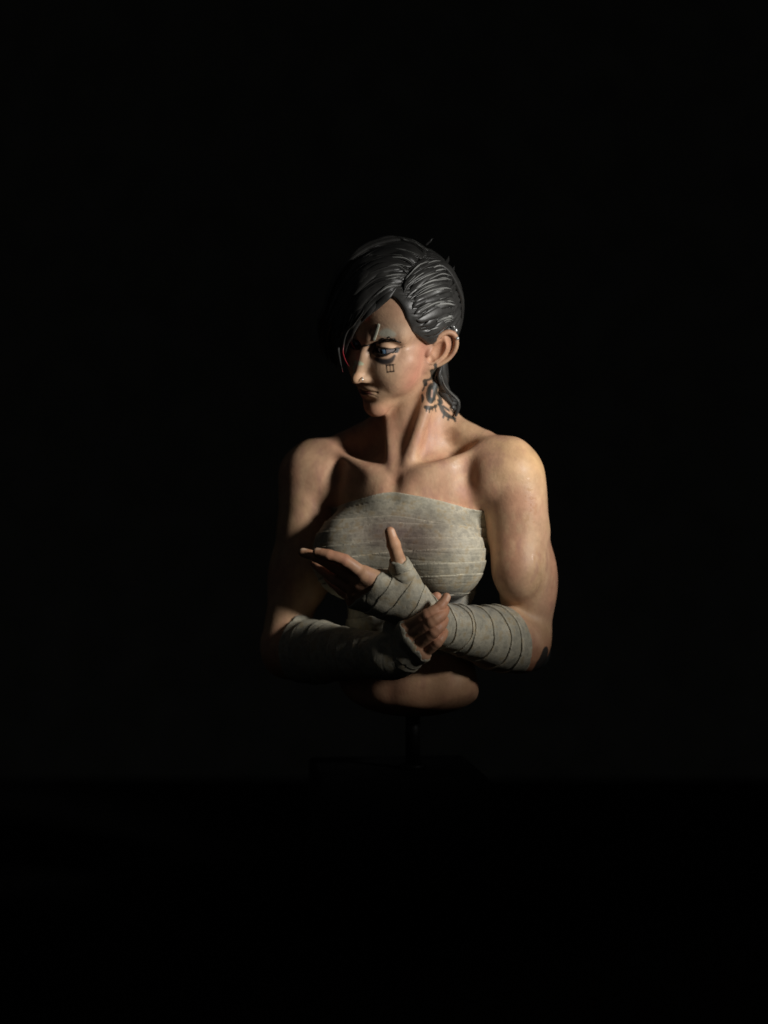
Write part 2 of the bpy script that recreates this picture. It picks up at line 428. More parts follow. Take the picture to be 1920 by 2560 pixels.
# ------------------------------------------------------------------ sculpt: torso and neck
def sculpt_torso(T):
    Ft = TOR
    T.ell((0, -1.5, -12), (11.4, 8.4, 15), Ft, 1)
    T.ell((0, -2.5, -3), (13.5, 5.6, 6.5), Ft, 4)
    T.ell((0, 1.2, -8), (9.5, 7.0, 7), Ft, 4)
    T.cap((0, -.5, -22), (0, -.5, -40), 8.0, 10.8, Ft, 4, flat=((0, 1, 0), .8))
    for s in (-1, 1):
        T.cap((s * 5.2, 2.2, -24), (s * 7.2, 2.0, -38), 3.8, 4.9, Ft, 3)
        T.cap((s * 2.4, 6.2, -22), (s * 2.0, 6.0, -37), 2.2, 2.4, Ft, 3.2)
        T.ell((s * 11.4, -2.5, -7), (2.5, 4.4, 6), Ft, 3)
        T.cap((s * 3.0, -2.5, 7.0), (s * 11.5, -1.4, 3.7), 2.7, 2.0, Ft, 3)
        T.chain(spline([(s * 1.6, 5.6, -1.7), (s * 5, 5.7, -.9), (s * 9.0, 3.6, .9), (s * 13.5, 1.0, 2.5), (s * 16.5, 0, 2.4)], 9), np.linspace(.95, .8, 37), Ft, 2.2)
        T.cap((s * 2.5, 4.6, -5.2), (s * 13.0, 1.6, -3.6), 2.9, 2.2, Ft, 2.2)
        T.cap((s * 4, 3.5, -2.4), (s * 11, 1.8, -1.2), 2.4, 1.9, Ft, 2.5)
        T.ell((s * 7.1, 5.8, -14.2), (6.8, 5.9, 6.9), Ft, 1.8)
        T.bump((s * 6.5, 4.6, 2.6), (3.8, 2.6, 1.8), -.6, Ft)
        T.bump((s * 11.2, 3.8, -1.8), (1.7, 2.8, 3.6), -1.0, Ft)
    T.ell((0, 5.2, -13.5), (4.4, 4.5, 6.0), Ft, 2)
    T.bump((0, 6.4, -.6), (1.5, 2, 1.2), -1.5, Ft)
    T.ridge([(0, 7.0, -3), (0, 7.6, -7), (0, 8.4, -9.5)], 1.3, -.28, Ft)
    T.ridge([(0, 8.4, -22), (0, 9.0, -30), (0, 8.8, -37)], 1.2, -.08, Ft)
    for z in (-26.5, -31.5): T.ridge([(-4.5, 7.8, z + .6), (0, 9.0, z), (4.5, 7.8, z + .6)], .8, -.3, Ft)
    # neck
    nb = Ft.w((.8, -1.0, 0)); nt_ = HEAD.w((0, -.7, -4.2))
    T.cap(nb, nt_, 5.0, 4.2, WORLD, 2.0)
    T.cap(HEAD.w((0, -1.5, -5.0)), Ft.w((0.2, 3.4, -1.0)), 2.7, 2.2, WORLD, 1.5)
    for s in (1, -1):
        a = HEAD.w((s * 4.6, -2.4, -3.2)); c = Ft.w((s * 1.0, 5.5, -1.0)); m = (a + c) / 2 + Ft.R[1] * .8 + Ft.R[0] * s * .5
        T.chain(spline([a, m, c], 4), np.linspace(1.2, .7, 9), WORLD, 1.8)
    T.cap(HEAD.w((2.5, -3.2, -5.5)), Ft.w((4.5, -3.0, 6.0)), 1.3, 2.2, WORLD, 2.5)
    T.cap(HEAD.w((-2.5, -3.2, -5.5)), Ft.w((-4.5, -3.0, 6.0)), 1.9, 2.2, WORLD, 2.5)
    # the cast ends below the ribs in a rounded rim
    T.op((-15, -15, -48), (15, 15, -30), Ft, lambda x, y, z: (np.sqrt(((x - .3) / 12.4) ** 2 + ((y + .5) / 11.5) ** 2 + np.abs(np.minimum(z + 28.6, 0) / 11.0) ** 3.8) - 1) * 9, 1.0, 'i')

# ------------------------------------------------------------------ sculpt: arms and hands
SHL = W(1272, 1180, -1.0); ELL = W(1318, 1612, 1.5); WRL = W(1075, 1558, -13.0)
SHR = W(785, 1186, 9.8); ELR = W(712, 1626, 6.5); WRR = W(968, 1640, -12.5)
def sculpt_arm_l(A):
    A.ell(SHL, (5.0, 5.0, 5.0), k=1)
    A.cap(SHL + (0, 0, -1), W(1293, 1330, -.5), 4.8, 4.5, k=2)
    A.ell(W(1301, 1262, -1.2), (3.9, 4.4, 7.0), k=2)
    A.cap(W(1298, 1340, -.3), ELL + (.2, .5, 2.5), 4.3, 3.7, k=2)
    A.ell(W(1296, 1415, -2.2), (4.2, 4.2, 5.6), k=1.6)
    A.ell(W(1338, 1450, 1.6), (3.5, 4.0, 7.0), k=1.6)
    A.cap(ELL, ELL + (.8, 1.0, -1.2), 3.4, 2.9, k=1.5)
    d = (WRL - ELL)
    A.cap(ELL + (-1.2, -2, .2), ELL + d * .35, 4.5, 4.5, k=1.5)
    A.cap(ELL + d * .3, WRL, 4.5, 3.0, k=1.5)
def sculpt_arm_r(A):
    A.ell(SHR, (5.4, 5.2, 5.2), k=1)
    A.cap(SHR + (0, 0, -1), W(772, 1330, 9.5), 5.0, 4.5, k=2)
    A.ell(W(765, 1270, 9.2), (3.9, 4.2, 7.0), k=2)
    A.cap(W(765, 1340, 9.4), ELR + (0, .5, 2), 4.3, 3.6, k=2)
    A.ell(W(768, 1430, 7.5), (4.0, 4.1, 5.6), k=1.6)
    A.ell(W(722, 1450, 10), (3.3, 3.8, 6.5), k=1.6)
    A.cap(ELR, ELR + (-.5, 1, -1), 3.5, 3, k=1.5)
    d = (WRR - ELR)
    A.cap(ELR + (1, -1.5, 0), ELR + d * .35, 4.5, 4.4, k=1.5)
    A.cap(ELR + d * .3, WRR, 4.4, 3.0, k=1.5)

def finger(H, pts, r0, r1, k=.22, nail=None):
    P = spline(pts, 4); rs = np.linspace(r0, r1, len(P)); H.chain(P, rs, k=k)
    for i in range(1, len(pts) - 1): H.ell(pts[i], rs[4 * i] * 1.04, k=k)
FL = {}   # her left hand: open, thumb up, fingers towards photo left
FL['index'] = [W(908, 1436, -17.5), W(862, 1402, -18.6), W(822, 1388, -18.8), W(793, 1381, -18.4)]
FL['middle'] = [W(893, 1455, -16.4), W(835, 1415, -17.0), W(790, 1392, -16.8), W(757, 1381, -16.2)]
FL['ring'] = [W(886, 1478, -15.2), W(836, 1446, -15.6), W(806, 1424, -14.6), W(786, 1408, -13.6)]
FL['little'] = [W(884, 1500, -13.8), W(856, 1478, -13.2), W(834, 1460, -12.4), W(818, 1446, -11.6)]
FL['thumb'] = [W(1018, 1458, -16.0), W(1000, 1412, -17.6), W(984, 1362, -18.6), W(975, 1330, -18.6)]
def sculpt_hand_l(H):
    wr = WRL; k1, k2, k3, k4 = (FL[n][0] for n in ('index', 'middle', 'ring', 'little'))
    pb1 = W(1035, 1500, -15.0); pb2 = W(1010, 1536, -13.2)
    for kk, pb, r in ((k1, pb1, 1.75), (k2, pb1 * .6 + pb2 * .4, 1.7), (k3, pb1 * .3 + pb2 * .7, 1.6), (k4, pb2, 1.5)):
        H.cap(pb, kk, r * 1.1, r * .80, k=1.0)
    H.ell((pb1 + k1 + pb2 + k4) / 4 + (0.3, -.4, .2), (3.6, 1.9, 2.6), k=1.5)
    H.cap(wr, (pb1 + pb2) / 2, 2.75, 2.1, k=1.8)
    H.cap(wr + (-.3, 0, .4), FL['thumb'][0], 2.1, 1.75, k=1.5)
    H.cap(FL['thumb'][0], FL['thumb'][1], 1.7, 1.2, k=.8)
    H.ell((FL['thumb'][0] + k1) / 2 + (.2, .4, -.7), (2.3, 1.2, 1.6), k=1.5)
    finger(H, FL['index'], 1.06, .70); finger(H, FL['middle'], 1.02, .68, .15); finger(H, FL['ring'], .95, .64, .15); finger(H, FL['little'], .86, .56, .15)
    t = FL['thumb']; H.chain(t[1:], [1.08, .95, .78], k=.4); H.ell(t[2], 1.02, k=.3)
FR = {}   # her right hand: gripping the other wrist, fingers up and to photo right
FR['index'] = [W(1014, 1572, -16.6), W(1068, 1538, -19.0), W(1100, 1516, -18.8), W(1116, 1493, -18.4)]
FR['middle'] = [W(1022, 1594, -17.0), W(1078, 1556, -19.5), W(1104, 1536, -18.8), W(1112, 1524, -16.8)]
FR['ring'] = [W(1038, 1616, -17.0), W(1084, 1580, -19.2), W(1104, 1560, -18.4), W(1110, 1550, -16.4)]
FR['little'] = [W(1056, 1634, -16.6), W(1092, 1606, -18.4), W(1106, 1588, -17.6), W(1110, 1580, -15.8)]
FR['thumb'] = [W(985, 1570, -12.5), W(1030, 1530, -9.8), W(1068, 1505, -9.2), W(1092, 1492, -9.6)]
def sculpt_hand_r(H):
    wr = WRR; K = [FR[n][0] for n in ('index', 'middle', 'ring', 'little')]
    pb = [wr + (1.6, -.6, 1.6), wr + (1.8, -1.2, .6), wr + (1.8, -1.2, -.5), wr + (1.6, -.6, -1.4)]
    for kk, p in zip(K, pb): H.cap(p, kk, 1.7, 1.2, k=1.0)
    H.cap(wr, wr + (2.4, -1.5, .1), 2.9, 2.4, k=1.5)
    for kk in K: H.ell(kk + (0, -.15, 0), 1.22, k=.5)
    finger(H, FR['index'], 1.05, .66, .16); finger(H, FR['middle'], 1.05, .74, .12); finger(H, FR['ring'], 1.0, .72, .12); finger(H, FR['little'], .9, .66, .12)
    t = FR['thumb']; H.chain(t, [1.5, 1.2, 1.0, .75], k=.4)

t0 = time.time()
HD = Field((-9, -16, 10), (17.5, 19, 46)); sculpt_head(HD)
TO = Field((-16, -13, -36), (26, 20, 27), 3.6); sculpt_torso(TO)
AL = Field((0, -19, -31), (29, 9, 15), 3.6); sculpt_arm_l(AL)
AR = Field((-24, -18, -31), (8, 19, 15), 3.6); sculpt_arm_r(AR)
HL = Field((-16, -24, -22), (11, -7, 1)); sculpt_hand_l(HL)
HR = Field((-4, -24, -27), (14, -5, -8)); sculpt_hand_r(HR)
print('sculpt', time.time() - t0)
# continuous body
BODY = Field((-24, -26, -36), (30, 21, 47)); print('grid', BODY.D.shape)
BODY.merge(TO, .5)
def kz(o, hi=3.5, lo=.12):
    z = o.c[2][None, None, :]; return (lo + (hi - lo) * sstep(-3, 5, z)).astype(np.float32)
def ka(o): # blend only near the shoulder
    return kz(o)
BODY.merge(AL, ka(AL)); BODY.merge(AR, ka(AR))
BODY.merge(HD, 1.0)
LA = Field((-16, -24, -31), (29, 9, 15)); LA.merge(AL, .3); LA.merge(HL, 1.2)      # her left arm with hand
RA = Field((-24, -24, -31), (14, 19, 15)); RA.merge(AR, .3); RA.merge(HR, 1.2)
BODY.merge(LA, .12); BODY.merge(RA, .12)
print('merge', time.time() - t0)
# ------------------------------------------------------------------ the figure
FIG = bpy.data.objects.new('figurine', None); COL.objects.link(FIG)
FIG.location = (0, 0, 0)
tag(FIG, 'painted bust of a bandaged woman with swept black hair, gripping her wrist, on the rod', 'figurine')
LAMP_ = None
def paint_blob(P, cols, c, r, col, a=1.0, fr=WORLD, soft=2.0):
    q = fr.l(P) - np.array(c); r = np.array(r, float) * np.ones(3)
    d = (q / r); d = (d * d).sum(1); wt = (a * np.exp(-d ** (soft / 2.0)))[:, None]
    cols[:] = cols * (1 - wt) + np.array(col) * wt
def paint_line(P, cols, pts, wd, col, a=1.0, soft=.06, fr=WORLD, sub=8):
    Q = spline(pts, sub) if len(pts) > 2 else spline(pts, sub)
    wd = np.interp(np.linspace(0, 1, len(Q)), np.linspace(0, 1, np.size(wd)), np.atleast_1d(wd))
    lo = Q.min(0) - wd.max() - .4; hi = Q.max(0) + wd.max() + .4
    L_ = P if fr is WORLD else fr.l(P)
    ix = np.nonzero(((L_ > lo) & (L_ < hi)).all(1))[0]; p = L_[ix]; best = np.full(len(ix), 9.0)
    for i in range(len(Q) - 1):
        a_ = Q[i]; ba = Q[i + 1] - a_; h = clamp(((p - a_) @ ba) / (ba @ ba + 1e-9), 0, 1)
        d = np.linalg.norm(p - a_ - h[:, None] * ba, axis=1) - (wd[i] + (wd[i + 1] - wd[i]) * h); best = np.minimum(best, d)
    wt = (a * (1 - sstep(-soft / 2, soft / 2, best)))[:, None]
    cols[ix] = cols[ix] * (1 - wt) + np.array(col) * wt
def lin(r, g, b):
    c = np.array([r, g, b], float) / 255; return np.where(c < .04045, c / 12.92, ((c + .055) / 1.055) ** 2.4)

# ------------------------------------------------------------------ bandages, strip by strip
def extract_sub(c, D):
    m = D < 0
    if not m.any(): return None
    sl = []
    for ax in range(3):
        q = np.flatnonzero(m.any(axis=tuple(k for k in range(3) if k != ax))); sl.append(slice(max(0, q[0] - 2), q[-1] + 3))
    return surface_nets(D[tuple(sl)], [c[k][sl[k]] for k in range(3)])
def wrap_cols(V, seed):
    n = fbm(V, .35, seed)[:, None]; n2 = fbm(V, 1.3, seed + 9)[:, None]
    a, b, c, d = lin(178, 171, 152), lin(158, 153, 136), lin(158, 138, 102), lin(128, 124, 112)
    col = a * (1 - sstep(.35, .7, n)) + b * sstep(.35, .7, n)
    t = sstep(.52, .75, n2) * .55; col = col * (1 - t) + c * t
    t = sstep(.5, .3, n2) * .5; col = col * (1 - t) + d * t
    g = fbm(V * np.array([1, 1, 3]), 4.0, seed + 3)[:, None]; return col * (.82 + .36 * g)
def strips(F, fr, tf, bounds, tilt, label, parent, th=(.10, .30), ang=None, up=1, creases=.07, seed=1, extra=None, region=None, lap=.5, name='bandage_strip', fray=.0):
    """each turn of bandage is a shell over the limb, between two tilted edges and overlapping its neighbour"""
    if region is not None:
        sl = F.box(*region)
    else: sl = (slice(None),) * 3
    x, y, z = F.pts(sl, fr); D = F.D[sl]; c = [F.c[k][sl[k]] for k in range(3)]
    t, a = tf(x, y, z); out = []
    for j in range(len(bounds) - 1):
        A0, p0 = tilt[j % len(tilt)]; A1, p1 = tilt[(j + 1) % len(tilt)]
        e0 = bounds[j] + A0 * np.cos(a - p0) + .10 * np.sin(3 * a + j * 1.7 + seed) + .06 * np.sin(7 * a + j * 2.9)
        e1 = bounds[j + 1] + A1 * np.cos(a - p1) + .10 * np.sin(3 * a + (j + 1) * 1.7 + seed) + .06 * np.sin(7 * a + (j + 1) * 2.9)
        if fray and j >= len(bounds) - 3: e1 = e1 + fray * (np.sin(a * 13 + j) * .5 + np.sin(a * 23 + 2 * j) * .3 + np.sin(a * 37 + z * 3) * .3)
        if up > 0: lo_, hi_ = e0, e1 + lap; r = clamp(1 - (t - e0) / (e1 + lap - e0), 0, 1)
        else: lo_, hi_ = e0 - lap, e1; r = clamp((t - lo_) / (e1 - lo_), 0, 1)
        q = np.sin(t * 1.9 + 2.6 * np.sin(a + j * 1.9 + seed) + j * 2); m_ = sstep(.1, .9, np.sin(a * 1.6 + j * 1.3 + seed))
        wr = -creases * np.exp(-((q - .25) / .16) ** 2) * m_ - creases * .7 * np.exp(-((np.sin(t * 2.7 + 1.8 * np.sin(a * 1.3 + j) + j) + .3) / .14) ** 2) * (1 - m_) + creases * .35 * np.sin(t * 1.3 + 2 * np.sin(a + j))
        H = th[0] + (th[1] - th[0]) * r ** 1.5 + wr * .6
        d = np.maximum(np.maximum(D - H, -(D + .30)), np.maximum(lo_ - t, t - hi_))
        if extra is not None: d = np.maximum(d, extra(x, y, z, t, a))
        r_ = extract_sub(c, d.astype(np.float32))
        if r_ is None: continue
        V, Fc = r_
        wc = wrap_cols(V, seed * 7 + j); L_ = fr.l(V); tv, av = tf(L_[:, 0], L_[:, 1], L_[:, 2])
        ev = (bounds[j] + A0 * np.cos(av - p0) + .10 * np.sin(3 * av + j * 1.7 + seed) + .06 * np.sin(7 * av + j * 2.9)) if up > 0 else (bounds[j + 1] + A1 * np.cos(av - p1) + .10 * np.sin(3 * av + (j + 1) * 1.7 + seed) + .06 * np.sin(7 * av + (j + 1) * 2.9))
        hem = np.exp(-(np.abs(tv - ev) / .22) ** 2)[:, None] * (.4 + .6 * noise3(V, 1.6, j))[:, None]; wc = wc * (1 + .38 * hem)   # dry-brushed hem, an edge highlight put into the colour
        wc = wc * (1 + .10 * np.sin(tv * 26 + 1.5 * np.sin(av * 3))[:, None] * noise3(V, .8, j + 4)[:, None])                       # brushed fibres
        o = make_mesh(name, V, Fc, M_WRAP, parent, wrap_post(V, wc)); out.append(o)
    return out
def wrap_post(V, cols):
    # dried purple-brown stain across the breastbone, blue-grey band under the breasts
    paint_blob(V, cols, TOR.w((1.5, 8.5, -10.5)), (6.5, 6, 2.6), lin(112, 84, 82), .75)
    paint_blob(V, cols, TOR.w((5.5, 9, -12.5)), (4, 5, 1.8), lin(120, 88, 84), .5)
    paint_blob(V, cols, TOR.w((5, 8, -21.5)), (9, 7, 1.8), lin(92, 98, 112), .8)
    return np.clip(cols, 0, 1)

chest = bpy.data.objects.new('chest_wrap', None); COL.objects.link(chest); chest.parent = FIG
CW = Field((-16, -12, -22), (22, 19, 6)); i0 = [CW.i0[k] - TO.i0[k] for k in range(3)]
CW.D = TO.D[tuple(slice(i0[k], i0[k] + CW.D.shape[k]) for k in range(3))].copy()
# taut cloth bridges the hollow between the breasts
CW.ell((0, 6.3, -13.8), (8.5, 5.0, 6.2), TOR, 2.5)
CW.ell((0, 5.0, -12), (11.8, 4.6, 7.5), TOR, 2.0)
def bt(x, y, z):
    a = np.arctan2(x, y + 1.5)
    return -z - (2.9 * clamp(np.sqrt(np.maximum(a, 0) ** 2 + .04) / 1.15 - .17, 0, 1) + 2.0 * clamp(np.sqrt(np.minimum(a, 0) ** 2 + .04) / .9 - .22, 0, 1)) * clamp(1 - (-z - 6.0) / 8.0, 0, 1) + 0 * x, a
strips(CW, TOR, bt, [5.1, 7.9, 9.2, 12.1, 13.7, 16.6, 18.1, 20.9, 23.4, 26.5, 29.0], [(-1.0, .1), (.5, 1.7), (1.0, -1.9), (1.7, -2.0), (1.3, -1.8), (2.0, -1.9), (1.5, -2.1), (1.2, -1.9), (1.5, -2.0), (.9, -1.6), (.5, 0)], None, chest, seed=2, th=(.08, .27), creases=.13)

def limb_axis(a, b):
    """frame whose z runs along the limb"""
    z = (b - a) / np.linalg.norm(b - a); x = np.cross(z, [0, 0, 1.]); x /= np.linalg.norm(x); y = np.cross(z, x)
    return Frame(a, [x, y, z]), float(np.linalg.norm(b - a))
cyl = lambda x, y, z: (z, np.arctan2(y, x))
# her left forearm: from the gripped wrist to the elbow
FA, LLn = limb_axis(WRL, ELL)
fw = bpy.data.objects.new('forearm_wrap', None); COL.objects.link(fw); fw.parent = FIG
strips(LA, FA, cyl, [-1.0, 1.9, 4.3, 6.2, 9.2, 12.2, 14.8, 16.9], [(.9, .5), (.7, 1.2), (1.1, .3), (.6, 2.0), (.9, .9), (1.2, 1.2), (1.6, 1.57), (2.0, 1.57)], None, fw, seed=5, th=(.10, .40), up=1, extra=lambda x, y, z, t, a: np.sqrt(x * x + y * y) - 5.9,
       region=((6, -19, -30), (27, 6, -11)), creases=.09)
# her left hand
KN = (FL['index'][0] + FL['little'][0]) / 2
FH, HLn = limb_axis(WRL + (.6, 0, 0), KN)
hw = bpy.data.objects.new('hand_wrap', None); COL.objects.link(hw); hw.parent = FIG
tdir = (FL['thumb'][2] - FL['thumb'][0]); tdir /= np.linalg.norm(tdir); tl = FH.R @ tdir; to = FH.l(FL['thumb'][0])
def thumb_cut(x, y, z, t, a): return ((x - to[0]) * tl[0] + (y - to[1]) * tl[1] + (z - to[2]) * tl[2] - 3.3) * 1.0
strips(LA, FH, cyl, [-1.2, 1.6, 4.2, 7.4, 9.8, 12.2], [(.5, .5), (.9, 1.9), (.5, 2.6), (.8, 1.5), (.3, 1.5)], None, hw, seed=11, th=(.10, .24), up=-1, region=((-8, -23, -20), (9.5, -9, -2)), creases=.07, extra=thumb_cut)
FT, tn = limb_axis(FL['thumb'][0], FL['thumb'][1])
def near_thumb(x, y, z, t, a): return np.sqrt(x * x + y * y) - 1.9
strips(LA, FT, cyl, [1.0, 2.5, 4.0], [(.25, .5), (.3, 2)], None, hw, seed=12, th=(.30, .46), up=1, region=((-1, -22, -12), (6, -13, -3)), creases=.05, extra=near_thumb, lap=.3)
# her right forearm and hand
FB, RLn = limb_axis(ELR, WRR)
fw2 = bpy.data.objects.new('forearm_wrap', None); COL.objects.link(fw2); fw2.parent = FIG
strips(RA, FB, cyl, [4.0, 7.0, 9.6, 12.2, 14.8, 17.4, 20.0, 22.6, RLn + 2.2], [(.9, .5), (.7, 1.2), (1.1, .3), (.6, 2.0)], None, fw2, seed=21, th=(.12, .40), up=1, region=((-20, -20, -31), (3.5, 8, -14)), creases=.09, extra=lambda x, y, z, t, a: np.sqrt(x * x + y * y) - 5.7)
hw2 = bpy.data.objects.new('hand_wrap', None); COL.objects.link(hw2); hw2.parent = FIG
KR = (FR['index'][0] + FR['little'][0]) / 2
FC, hl_ = limb_axis(WRR, KR)
FC = Frame(WRR, FC.R); HRw = Field((-4, -24, -27), (14, -5, -8)); HRw.D = HR.D.copy()
strips(HRw, FC, cyl, [.8, 2.4, 3.7, 4.9, hl_ + .35], [(.4, .5), (.7, 1.9), (.5, 2.6), (.5, 1.5)], None, hw2, seed=31, th=(.08, .20), fray=.30, up=1, creases=.10, lap=.3, region=((-2, -24, -26), (8, -12, -16)))

# ------------------------------------------------------------------ body mesh and its paint
V, F = surface_nets(BODY.D, BODY.c); print('mesh', len(V), len(F), time.time() - t0)
def skin_paint(V):
    n = fbm(V, .16, 3)[:, None]; n2 = fbm(V, .6, 5)[:, None]
    base = lin(192, 152, 122); warm = lin(178, 128, 102); sal = lin(190, 157, 118)
    c = base * np.ones((len(V), 1)); t = sstep(.45, .75, n) * .6; c = c * (1 - t) + warm * t
    t = sstep(.55, .3, n) * .5; c = c * (1 - t) + sal * t
    n3 = fbm(V * np.array([1, 1, .45]), 1.1, 17)[:, None]; n4 = fbm(V, 2.6, 23)[:, None]
    t = sstep(.55, .75, n3) * .35; c = c * (1 - t) + lin(160, 116, 104) * t
    t = sstep(.45, .28, n3) * .30; c = c * (1 - t) + lin(206, 174, 138) * t
    return c * (.84 + .16 * n2 + .16 * n4)
def bh(px, py, off=0.0): return BODY.hit(px, py, off)
def bl(*pp): return [bh(*q) for q in pp]
INK = lin(38, 44, 42)
cols = skin_paint(V)
H = HEAD
# airbrushed colour zones, plus painted-in brightness on the face and shade on the belly
paint_blob(V, cols, H.w((2, 6, 0)), (7, 6, 9), lin(210, 176, 146), .6)  # whole face lightened, a highlight painted into the skin
paint_blob(V, cols, H.w((5.2, 4.6, -4.0)), (2.4, 3.2, 3.8), lin(194, 120, 104), .62)
paint_blob(V, cols, H.w((6.0, 2.6, -1.0)), (1.4, 2.0, 3.2), lin(190, 122, 104), .5)
paint_blob(V, cols, H.w((0, 7.9, -9.4)), (2.8, 2.2, 1.8), lin(188, 112, 86), .55)
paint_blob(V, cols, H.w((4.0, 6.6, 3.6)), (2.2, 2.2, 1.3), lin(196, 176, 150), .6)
paint_blob(V, cols, H.w((2.2, 8.6, -4.0)), (1.1, 1.6, 1.4), lin(150, 104, 92), .55)
paint_blob(V, cols, H.w((0, 11.3, -3.1)), (1.0, .9, .9), lin(214, 158, 118), .5)
paint_blob(V, cols, H.w((6.6, -1.0, .4)), (1.6, 1.4, 2.4), lin(200, 138, 104), .4)
for q in ('index', 'middle', 'ring', 'little', 'thumb'):
    for k_ in range(4):
        paint_blob(V, cols, FR[q][k_], 1.6, lin(196, 136, 106), .6); paint_blob(V, cols, FL[q][k_], 1.6, lin(206, 142, 108), .5)
paint_blob(V, cols, W(1340, 1640, 0), (4.5, 5, 3), lin(184, 112, 78), .7)
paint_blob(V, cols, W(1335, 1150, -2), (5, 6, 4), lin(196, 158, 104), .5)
paint_blob(V, cols, W(1070, 1740, 0), (9, 9, 4), lin(160, 108, 78), .7)  # belly darkened in the paint to stand for weaker light
# eye make-up: dark shadow, liner, smudges
paint_line(V, cols, bl((934, 893), (942, 899), (952, 903), (970, 903)), [.20, .4, .42, .25], lin(52, 44, 44), .7, .7)
hq = H.l(V); ix = np.nonzero((np.abs(np.abs(hq[:, 0]) - EC[0]) < 2.9) & (hq[:, 1] > 4) & (np.abs(hq[:, 2] - EC[2]) < 2.2))[0]; hq = hq[ix]
X_ = np.abs(hq[:, 0]) - EC[0]; dz = hq[:, 2] - zu(X_); dl = zl(X_) - hq[:, 2]; fr_ = sstep(2.5, 1.9, np.abs(X_))
wing = .30 * sstep(1.0, 2.4, X_)
m_ = np.maximum(sstep(.30, .18, dz + .10 * sstep(.8, 1.8, X_)) * (dz > -.5) * sstep(2.45, 2.15, X_) * sstep(-2.3, -1.9, X_), sstep(.34, .20, dl + .16 * sstep(.9, 1.6, X_)) * (dl > -.5) * sstep(1.9, 1.5, np.abs(X_)))
m_ = np.where((dz < .0) & (dl < .0), 1, m_) * sstep(1.95, 1.75, X_) * sstep(-1.95, -1.6, X_)
wz = hq[:, 2] - (EC[2] + .16 + .42 * (X_ - 1.5)); ww = .15 * clamp(1 - (X_ - 1.5) / .85, 0, 1)
m_ = np.maximum(m_, sstep(ww + .03, ww - .03, np.abs(wz)) * (X_ > 1.4) * (X_ < 2.3)); m_ = m_[:, None] * .96
cols[ix] = cols[ix] * (1 - m_) + lin(11, 10, 11) * m_
paint_line(V, cols, bl((940, 897), (958, 904), (975, 902), (986, 890)), [.3, .45, .45, .22], lin(26, 26, 32), .92, .35)
# eyebrow, paint under the raised strokes
for a_, b_, w_ in (((891, 864), (932, 858), .20), ((925, 859), (962, 847), .32), ((950, 849), (985, 847), .32), ((975, 847), (1001, 853), .16)):
    a_ = (a_[0], a_[1] + 3); b_ = (b_[0], b_[1] + 3); paint_line(V, cols, bl(a_, ((a_[0] + b_[0]) / 2, (a_[1] + b_[1]) / 2), b_), w_, lin(26, 20, 18), .9, .14)
# small square tattoo under the eye
sq = [(966, 913), (983, 912), (984, 928), (968, 930)]
for i in range(4): paint_line(V, cols, bl(sq[i], sq[(i + 1) % 4]), .13, lin(30, 22, 18), .9, .1)
paint_line(V, cols, bl((975, 912), (976, 929)), .11, lin(30, 22, 18), .9, .1)
paint_line(V, cols, bl((963, 912), (988, 911)), .05, lin(30, 22, 18), .7, .1); paint_line(V, cols, bl((966, 931), (986, 929)), .05, lin(30, 22, 18), .7, .1)
# mouth
paint_line(V, cols, bl((893, 981), (903, 982), (918, 981), (930, 986)), [.25, .4, .4, .12], lin(122, 54, 52), .85, .3)
paint_line(V, cols, bl((893, 990), (905, 992), (920, 990)), [.25, .42, .12], lin(146, 70, 68), .85, .3)
paint_line(V, cols, bl((891, 983), (905, 984), (920, 984), (934, 987), (946, 993)), [.14, .12, .1, .09, .06], lin(36, 16, 14), .9, .12)
# pale plaster on the bridge of the nose
paint_line(V, cols, bl((890, 908), (886, 922), (884, 934)), [.35, .45, .3], lin(196, 204, 176), .85, .2)
paint_line(V, cols, bl((888, 906), (898, 908), (906, 910)), [.3, .35, .2], lin(196, 206, 176), .85, .25)
paint_line(V, cols, bl((955, 834), (968, 832), (982, 836)), [.5, .75, .45], lin(196, 198, 182), .75, .6)
paint_line(V, cols, bl((924, 835), (929, 822)), .1, lin(58, 48, 42), .7, .15)
# neck tattoo: cog wheels and drops in faded black
TL = lambda w_, *pp: paint_line(V, cols, bl(*pp), w_, INK, .9, .12)
TL(.36, (1062, 952), (1064, 961)); TL(.18, (1069, 950), (1076, 948)); TL(.16, (1060, 970), (1057, 976)); TL(.12, (1061, 966), (1066, 958))
TL([.3, .36, .3], (1079, 925), (1083, 942), (1086, 956)); TL(.14, (1076, 944), (1082, 938))
TL([.22, .28, .12], (1056, 988), (1057, 997), (1056, 1006))
ring = [(1079 + 9 * math.cos(t) - 1.5 * math.sin(t), 983 + 21 * math.sin(t)) for t in np.linspace(0, 2 * math.pi, 13)]
TL(.33, *ring); TL([.3, .5, .5, .4, .4], (1088, 912), (1090, 935), (1092, 960), (1096, 985), (1103, 1005)); TL(.22, (1088, 1000), (1098, 1012)); TL(.55, (1079, 972), (1079, 996)); paint_line(V, cols, bl((1080, 976), (1079, 992)), .13, lin(190, 150, 128), .9, .12)
TL([.3, .34, .28], (1064, 1018), (1076, 1020), (1090, 1015)); TL(.14, (1066, 1020), (1066, 1028)); TL(.14, (1073, 1022), (1073, 1031)); TL(.14, (1088, 1018), (1089, 1028)); TL(.13, (1081, 1021), (1082, 1026))
TL([.3, .26], (1088, 962), (1093, 985), (1098, 1004)); TL([.34, .42, .42, .3], (1099, 1008), (1106, 1026), (1118, 1038), (1136, 1046))
TL(.22, (1108, 1016), (1122, 1026)); TL(.16, (1110, 1030), (1108, 1044)); TL(.18, (1122, 1042), (1120, 1050)); TL(.2, (1134, 1044), (1138, 1053)); TL(.16, (1125, 1020), (1133, 1032))
